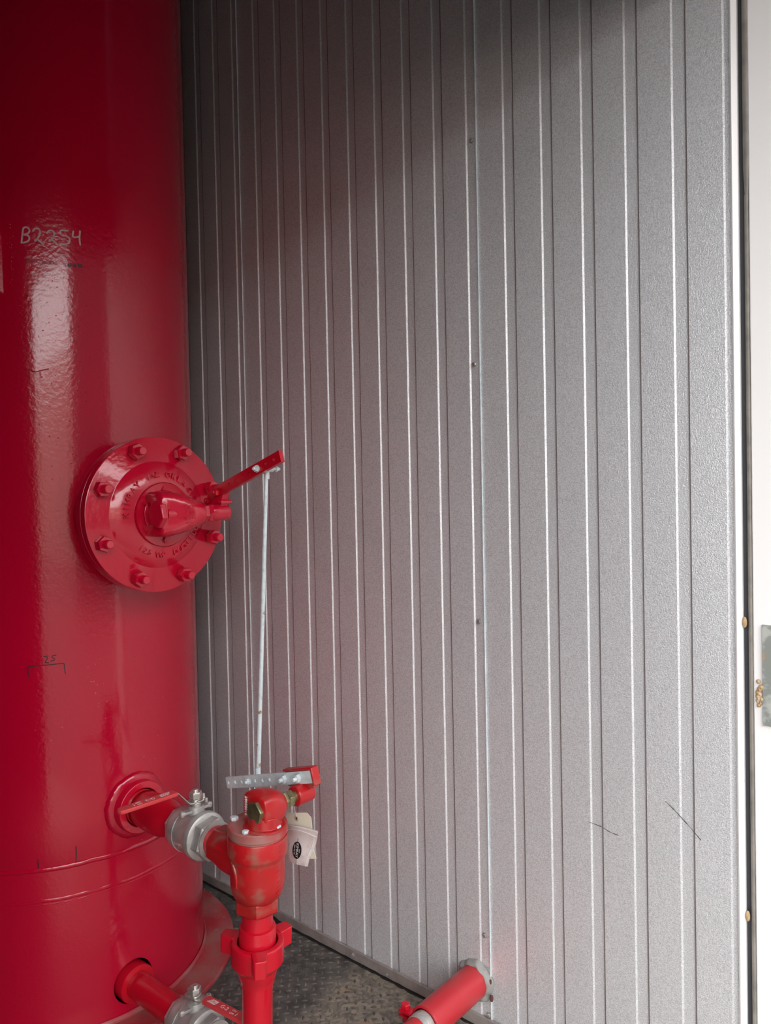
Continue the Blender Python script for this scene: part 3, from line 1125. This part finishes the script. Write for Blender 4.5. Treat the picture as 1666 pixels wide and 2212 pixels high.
# galvanized lifting plate edge under the bonnet
# shaft, hub and channel clamp
mb = MB()
mb.lathe([(.0062, .055), (.0062, .110)], 20, YL)
mb.build('shaft', m_brass, dump)
mb = MB()
mb.ring(.0205, .0065, .0760, .1180, 40, YL, ch=.002)
mb.build('shaft_hub', m_dump, dump)
mb = MB()
ch = ML
mb.box((.205, .0050, -.0165), (.2900, .0095, .0190), ch)
mb.box((.204, -.001, .0140), (.2925, .018, .0190), ch)
mb.box((.215, .002, -.0230), (.2880, .018, -.0135), ch)
mb.box((.2900, -.002, -.0180), (.2960, .018, .0185), ch)
mb.build('clamp', m_dump, dump, bevel=.0022, seg=3)
MB().box((.225, .004, -.040), (.262, .018, -.018), ML).build('clamp_web', m_dump, dump, bevel=.004)
# outlet hex
mb = MB()
mb.hexa(.0795, .4030, .4330, V(0), ph=radians(18), ch=.10)
mb.lathe([(.034, .399), (.0375, .404)], 40, V(0))
mb.build('outlet_hex', m_dump, dump, bevel=.0015)

# pipe nipple between ball valve and dump valve
mb = MB()
mb.lathe([(.0302, -1.340), (.0302, -1.285)], 48, AX(0, CY, NZ_))
tag(mb.build('pipe_nipple', m_red), 'short red nipple joining the stainless ball valve to the dump valve', 'pipe')

# hammer union and riser pipe below the dump valve
uni = thing('hammer_union', 'red hammer union with three wing lugs halfway down the riser pipe', 'union', (VX, CY, .12))
mb = MB()
mb.lathe([(.0312, .300), (.0365, .302), (.0365, .362), (.0350, .368), (.0315, .3695)], 64, V(0))
mb.build('upper_sub', m_red, uni)
mb = MB()
mb.ring(.0520, .0400, .296, .340, 72, V(0), ch=.0025)
mb.lathe([(.0380, .282), (.0500, .297)], 72, V(0), caps=False)
VC = atan2(-CY, -VX)          # azimuth from the pipe towards the camera
for k, da in enumerate((3, 123, 243)):
    a = VC + radians(da)
    q = V(0) @ Matrix.Rotation(a, 4, 'Z')
    mb.prism([(.045, -.0155), (.0740, -.0125), (.0765, -.0090), (.0765, .0090), (.0740, .0125), (.045, .0155)], .3060, .3420, q)
mb.build('wing_nut', m_red, uni, bevel=.0025, seg=3)
mb = MB()
mb.lathe([(.0312, .254), (.0345, .256), (.0352, .266), (.0380, .271), (.0395, .284), (.0400, .300)], 64, V(0))
mb.build('lower_sub', m_red, uni)
mb = MB()
mb.lathe([(.0302, .364), (.0302, .404)], 48, V(0))
tag(mb.build('pipe_nipple', m_red), 'short red nipple between the dump valve hexagon and the hammer union', 'pipe')
mb = MB()
mb.lathe([(.0302, .0005), (.0302, .256)], 48, V(0))
tag(mb.build('riser_pipe', m_red), 'upright red pipe standing on the floor under the hammer union', 'pipe')

# ------------------------------------------------------------------ nipple and swage from the vessel
mb = MB()
mb.lathe([(.0400, -1.612), (.0400, -1.583), (.0385, -1.5815), (.0400, -1.580), (.0385, -1.5785), (.0400, -1.577), (.0385, -1.5755), (.0402, -1.573), (.0410, -1.550), (.0425, -1.535), (.0430, -1.500), (.0420, -1.485), (.0345, -1.460), (.0302, -1.450), (.0302, -1.430)], 64, AX(0, CY, NZ_))
tag(mb.build('swage_nipple', m_red), 'fat red swage nipple screwed into the vessel side collar', 'pipe')


# ------------------------------------------------------------------ ball valves
def ball_valve(name, label, M, handle_ang, sleeve_mat, flip_print, rise=.025, hl_=.175, bend=.045, first=True):
    """M: local z along the pipe, local y = stem direction (up), origin at the ball"""
    t = thing(name, label, 'valve', tuple(M.translation))
    mb = MB()
    mb.lathe([(.0300, -.064), (.0400, -.062), (.0420, -.050)], 8, M, ph=pi / 8)
    mb.lathe([(.0420, -.052), (.0455, -.046), (.0462, -.028), (.0462, -.0265), (.0478, -.0262), (.0478, -.0225), (.0462, -.0222), (.0462, .014), (.0480, .018), (.0500, .022), (.0505, .030), (.0490, .0355), (.0450, .0385), (.0380, .0400)], 64, M)
    mb.build('body', m_stain, t, ang=30)
    mb = MB()
    mb.hexa(.0770, .036, .064, M, ph=.2, ch=.12)
    mb.ring(.0400, .0300, .0635, .0665, 48, M)
    mb.build('end_cap', m_stain, t, bevel=.001)
    # embossed size marks
    mb = MB()
    for i, s_ in enumerate(('CF8M', '2')):
        vs, fs = glyphs(s_, .011, .0004)
        a = radians(15)
        # on the side that faces the room, just under the middle
        for (x, y, z) in (0,) * 0:
            pass
        ctr = Vector((0, 0, 0))
        # local: y up, side direction = local x (+ or -)
        sd = -1
        n_ = Vector((sd * cos(a), -sin(a), 0))
        u_ = Vector((-sd * -sin(a) * -1, cos(a), 0))
        u_ = Vector((0, 0, 1)).cross(n_)
        if u_.y < 0:
            u_ = -u_
        r_ = u_.cross(n_)
        F_ = frame(n_ * .0464 + Vector((0, 0, -.004)) - u_ * (.010 * i), r_, u_, n_)
        mb.add(vs, fs, M @ F_)
    mb.build('cast_mark', m_bright, t)
    # mounting pad with two ears
    YU = M @ frame((0, 0, 0), (0, 0, 1), (1, 0, 0), (0, 1, 0))      # local z = stem
    mb = MB()
    mb.lathe([(.019, .040), (.0175, .052), (.0165, .058)], 32, YU)
    for sgn in (1, -1):
        q = YU @ Matrix.Rotation(radians(90 if sgn > 0 else -90), 4, 'Z')
        mb.prism([(.006, -.010), (.036, -.0065), (.0395, -.004), (.0405, 0), (.0395, .004), (.036, .0065), (.006, .010)], .0470, .0530, q)
        mb.lathe([(.0060, .0440), (.0060, .0545)], 16, q @ T(.034, 0, 0))
    mb.build('mounting_pad', m_stain, t, bevel=.001)
    for e_ in (.034, -.034):
        MB().ring(.0034, .0016, .0547, .0556, 14, YU @ T(0, e_, 0)).build('ear_hole', m_bright, t)
    # stem stack
    mb = MB()
    mb.lathe([(.0115, .056), (.0115, .062), (.0095, .0625), (.0095, .072)], 24, YU)
    mb.hexa(.0225, .0580, .0655, YU, ph=.3)
    mb.lathe([(.0125, .0715), (.0125, .0735)], 24, YU)
    mb.hexa(.0235, .0740, .0880, YU, ph=.1, ch=.16)
    mb.lathe([(.0062, .0870), (.0062, .0920), (.0050, .0930)], 18, YU)
    mb.build('stem', m_bright, t, bevel=.0005)
    # lever plate: flat at the stem, bent up, then straight
    H = YU @ Matrix.Rotation(handle_ang, 4, 'Z')
    z0 = .0665
    mb = MB()
    sec = [(-.015, z0, .0125), (.014, z0, .0125), (.020, z0 + .001, .0115), (bend, z0 + rise, .0095), (bend + .03, z0 + rise, .0090)]
    vs, fs = [], []
    th = .0030
    for x, z, hw in sec:
        vs += [(x, -hw, z), (x, hw, z), (x, hw, z + th), (x, -hw, z + th)]
    for i in range(len(sec) - 1):
        for k in range(4):
            kk = (k + 1) % 4
            fs.append((4 * i + k, 4 * i + kk, 4 * i + 4 + kk, 4 * i + 4 + k))
    fs += [(0, 3, 2, 1), (16, 17, 18, 19)]
    mb.add(vs, fs, H)
    mb.build('lever_plate', m_bright, t, bevel=.0008)
    # stop tab
    mb = MB()
    mb.box((-.024, -.010, z0 - .006), (-.018, .010, z0 + .0030), H)
    mb.box((-.022, -.003, z0 + .0), (-.016, .003, z0 + .012), H)
    mb.build('lock_tab', m_bright, t, bevel=.0008)
    # vinyl grip
    mb = MB()
    x0, x1 = bend + .002, hl_
    hwid = .0115
    poly = [(x0, -hwid * .86), (x0 + .004, -hwid)]
    for i in range(9):
        a = -pi / 2 + pi * i / 8
        poly.append((x1 - hwid + hwid * cos(a), hwid * sin(a)))
    poly += [(x0 + .004, hwid), (x0, hwid * .86)]
    mb.prism(poly, z0 + rise - .0022, z0 + rise + .0058, H)
    g = mb.build('grip', sleeve_mat, t, 'coral red vinyl grip', bevel=.0018, seg=3)
    # white print on the grip
    mb = MB()
    zt = z0 + rise + .0061
    sg = -1 if flip_print else 1
    P_ = H @ frame((0, 0, zt), (sg, 0, 0), (0, sg, 0), (0, 0, 1))
    u0 = sg * (x0 + .024)
    mb.add([(u0 - .013, -.0060, 0), (u0 + .010, -.0060, 0), (u0 + .013, .0060, 0), (u0 - .005, .0060, 0)], [(0, 1, 2, 3)], P_)
    for tx, uu, vv, sz in (('G-2', .058, 0, .0135), ('ON', .083, .0045, .0070), ('OFF', .083, -.0045, .0070)):
        vs, fs = glyphs(tx, sz, .0001)
        mb.add(vs, fs, P_ @ T(sg * (x0 + uu), vv, 0))
    mb.tube([(sg * (x0 + .093) + .0022 * cos(q / 8 * pi - pi / 2), .0045 * sin(q / 8 * pi - pi / 2), .0001) for q in range(9)], .0004, 5, P_)
    mb.build('printed_mark', m_print, g)
    mb = MB()
    for dx in (-.0075, -.0035):
        mb.add([(u0 + dx - .0020, -.0050, .0002), (u0 + dx - .0006, -.0050, .0002), (u0 + dx + .0042, .0050, .0002), (u0 + dx + .0028, .0050, .0002)], [(0, 1, 2, 3)], P_)
    vs, fs = glyphs('AS', .0095, .0001)
    mb.add(vs, fs, P_ @ T(u0 + .0045, 0, .0002))
    mb.build('printed_mark', m_sleeve, g)
    return t


# stem up; local z along +x, local y up
def VM(x, y, z):
    return frame((x, y, z), (0, -1, 0), (0, 0, 1), (1, 0, 0)) if False else frame((x, y, z), (0, 1, 0), (0, 0, 1), (1, 0, 0))


ball_valve('ball_valve', 'stainless ball valve with a coral grip handle between vessel and dump valve', VM(-1.369, CY, NZ_), radians(-93), m_sleeve2, False, rise=.030)
ball_valve('ball_valve', 'stainless ball valve low beside the riser pipe, cut by the bottom edge', VM(-1.372, LY, LZ), radians(6), m_sleeve, False, rise=.004, bend=.030, hl_=.157)

# lower pipe through the skirt hole
mb = MB()
mb.lathe([(.0302, -1.640), (.0302, -1.4280)], 48, AX(0, LY, LZ))
lp = thing('drain_pipe', 'red pipe with a collar coming through the round hole in the vessel skirt', 'pipe', (-1.6, LY, LZ))
mb.build('pipe', m_red, lp)
mb = MB()
mb.lathe([(.0432, -1.700), (.0432, -1.603), (.0420, -1.6005), (.0320, -1.6000)], 56, AX(0, LY, LZ))
mb.build('coupling', m_red, lp)
# ------------------------------------------------------------------ sleeve pipe leaving through the wall
PX, PZ = -.977, .104
wp = thing('wall_pipe', 'faded red pipe in a larger sleeve running low through the ribbed wall', 'pipe', (PX, 1.3, PZ))
mb = MB()
mb.ring(.0360, .0310, 1.222, 1.412, 56, AY(PX, 0, PZ), ch=.0008)
mb.build('sleeve', m_pink, wp)
mb = MB()
mb.lathe([(.0265, .98), (.0265, 1.405)], 48, AY(PX, 0, PZ))
mb.build('inner_pipe', m_pink, wp)
mb = MB()
mb.ring(.0285, .0266, 1.196, 1.222, 56, AY(PX, 0, PZ), ch=.0006)
mb.ring(.0295, .0266, 1.207, 1.210, 56, AY(PX, 0, PZ), ch=.0006)
mb.build('steel_band', m_stain, wp)
mb = MB()
Q = frame((PX - .045, 1.222, PZ + .012), (1, 0, 0), (0, 1, 0), (0, 0, 1))
mb.box((-.018, -.012, -.0150), (.014, .010, -.0100), Q)
mb.box((-.018, -.012, -.0050), (.014, .010, .0000), Q)
mb.hexa(.0180, .000, .0110, Q @ T(-.006, -.001, 0), ph=.2)
mb.lathe([(.005, -.03), (.005, .002)], 14, Q @ T(-.006, -.001, 0))
mb.hexa(.0160, -.0270, -.0150, Q @ T(-.006, -.001, 0), ph=.4)
mb.build('clamp_lug', m_red, wp, bevel=.001)
MB().box((-.012, -.035, -.010), (.012, .004, .006), frame((PX + .030, 1.205, PZ - .026), (1, 0, 0), (0, 1, 0), (0, 0, 1)) @ Matrix.Rotation(.7, 4, 'Y')).build('clamp_lug', m_red, wp, bevel=.002)
# caulk collar squeezed around the pipe at the wall
mb = MB()
random.seed(2)
n = 56
vs, fs = [], []
prof = [(.0362, -.012), (.0390, -.0115), (.0415, -.0085), (.0440, -.0050), (.0455, -.0010), (.0465, .002)]
for j, (rr, h) in enumerate(prof):
    for i in range(n):
        a = 2 * pi * i / n
        r2 = rr + (.0022 * sin(5 * a + 1) + .0014 * sin(11 * a) + random.uniform(-.0006, .0006)) * (j > 0)
        vs.append((r2 * cos(a), r2 * sin(a), h + .0012 * sin(9 * a + j)))
for j in range(len(prof) - 1):
    for i in range(n):
        k = (i + 1) % n
        fs.append((j * n + i, j * n + k, (j + 1) * n + k, (j + 1) * n + i))
mb.add(vs, fs, AY(PX, WY - .003, PZ))
mb.build('caulk_collar', m_caulk, wp, 'ragged grey caulk around the pipe', ang=70)
for (dx, dz, r_) in ((.043, .014, .004), (.045, -.022, .0055)):
    MB().sphere((PX + dx, WY - .0075, PZ + dz), r_ * .8, 8, sz=2).build('caulk_gap', m_torn, wp)

# ------------------------------------------------------------------ tags
TY = 1.053
card = thing('tag', 'manila shipping tag with clipped corners hanging by a string behind the dump valve', 'tag', (-1.17, TY, .56))


def TP(px, pz, y):
    return (px, y, pz)


def poly_sheet(pts, y, th=.0007):
    mb = MB()
    mb.prism(pts, -y - th, -y, frame((0, 0, 0), (1, 0, 0), (0, 0, 1), (0, -1, 0)))
    return mb


# sheet plane points as (x, z)
man = [(-1.1515, .4650), (-1.1167, .4754), (-1.1234, .4898), (-1.1273, .5365), (-1.1294, .5560), (-1.1418, .5632), (-1.2031, .5472), (-1.2100, .5360), (-1.2060, .4600)]
o = poly_sheet(man, TY).build('card', m_manila, card)
EX, EZ = -1.1729, .5438
mb = MB()
mb.ring(.0060, .0026, -.0014, -.0002, 28, AY(EX, TY, EZ))
mb.build('eyelet', m_eyelet, card)
MB().lathe([(.0027, -.0012), (.0027, -.0004)], 20, AY(EX, TY, EZ)).build('eyelet_hole', m_black, card)
mb = MB()
mb.tube([(EX + .001, TY - .0015, EZ + .004), (EX - .003, TY - .002, EZ + .014), (-1.1796, TY - .001, .5697), (-1.178, TY - .003, .598)], .0008, 6)
mb.build('string', m_string, card)

bag = thing('pouch', 'clear pouch holding a white card with a black oval logo, hung behind the dump valve', 'tag', (-1.16, TY - .006, .47))
BY = TY - .003
# gently bowed sheet: grid between four corners
c00 = Vector((-1.2084, .4504))
c10 = Vector((-1.1400, .4532))
c11 = Vector((-1.1041, .5372))
c01 = Vector((-1.1962, .5273))
mb = MB()
n1, n2 = 14, 12


def bagpt(u, v, off=0):
    p = c00.lerp(c10, u).lerp(c01.lerp(c11, u), v)
    y = BY - .006 * sin(pi * u) * (1 - .3 * v) - .0025 * sin(2.4 * pi * v) - off
    return (p.x, y, p.y + .004 * sin(pi * u) * v)


vs = [bagpt(i / n1, j / n2) for j in range(n2 + 1) for i in range(n1 + 1)]
fs = [(j * (n1 + 1) + i, j * (n1 + 1) + i + 1, (j + 1) * (n1 + 1) + i + 1, (j + 1) * (n1 + 1) + i) for j in range(n2) for i in range(n1)]
nb = len(vs)
vs += [bagpt(i / n1, j / n2, -.0012) for j in range(n2 + 1) for i in range(n1 + 1)]
fs += [tuple(k + nb for k in f[::-1]) for f in fs]
mb.add(vs, fs)
mb.build('folded_card', m_bag, bag, ang=80)
mb = MB()
mb.tube([bagpt(i / 12, .82 + .05 * sin(pi * i / 12), .0006) for i in range(13)], .0007, 6)
mb.tube([bagpt(i / 12, .97, .0006) for i in range(13)], .0006, 6)
mb.tube([bagpt(.93, j / 12 * .8, .0006) for j in range(13)], .0006, 6)
mb.build('pouch_fold', m_white, bag)
# logo: oval, line and lettering laid on the bowed card
lc = (.53, .37)


def logo_M(off):
    o_ = Vector(bagpt(*lc, off))
    e = (Vector(bagpt(lc[0] + .05, lc[1], off)) - o_).normalized()
    f_ = (Vector(bagpt(lc[0], lc[1] + .05, off)) - o_).normalized()
    nrm = e.cross(f_).normalized()
    if nrm.y > 0:
        nrm = -nrm
    f_ = nrm.cross(e).normalized()
    return frame(o_, e, f_, nrm)


mb = MB()
LM = logo_M(.0012)
ov = [(.0128 * cos(2 * pi * k / 36), .0165 * sin(2 * pi * k / 36)) for k in range(36)]
mb.prism(ov, -.0002, .0002, LM)
mb.box((-.0005, .0165, -.0002), (.0005, .036, .0002), LM)
mb.box((-.0005, -.026, -.0002), (.0005, -.0165, .0002), LM)
mb.build('logo_oval', m_ink, bag)
mb = MB()
RM = LM @ frame((0, 0, .0004), (0, -1, 0), (1, 0, 0), (0, 0, 1)) @ Matrix.Scale(1.25, 4, (0, 1, 0))
for tx, yy, sz in (('KIMRAY', .0005, .0078), ('Since', .0062, .0034), ('Okla. City, OK', -.0056, .0032)):
    vs, fs = glyphs(tx, sz, .0001)
    mb.add(vs, fs, RM @ T(0, yy, 0))
mb.build('logo_lettering', m_white, bag)
mb = MB()
random.seed(6)
for r_ in range(3):
    x, y = -.0235 - .005 * r_, .010
    for k in range(8):
        mb.tube([(x + random.uniform(-.001, .001), y - .004 * k, .0002), (x + random.uniform(-.0015, .0015), y - .004 * k - .002, .0002), (x + random.uniform(-.001, .001), y - .004 * k - .003, .0002)], .00022, 4, LM)
mb.build('handwriting', m_ink, bag)
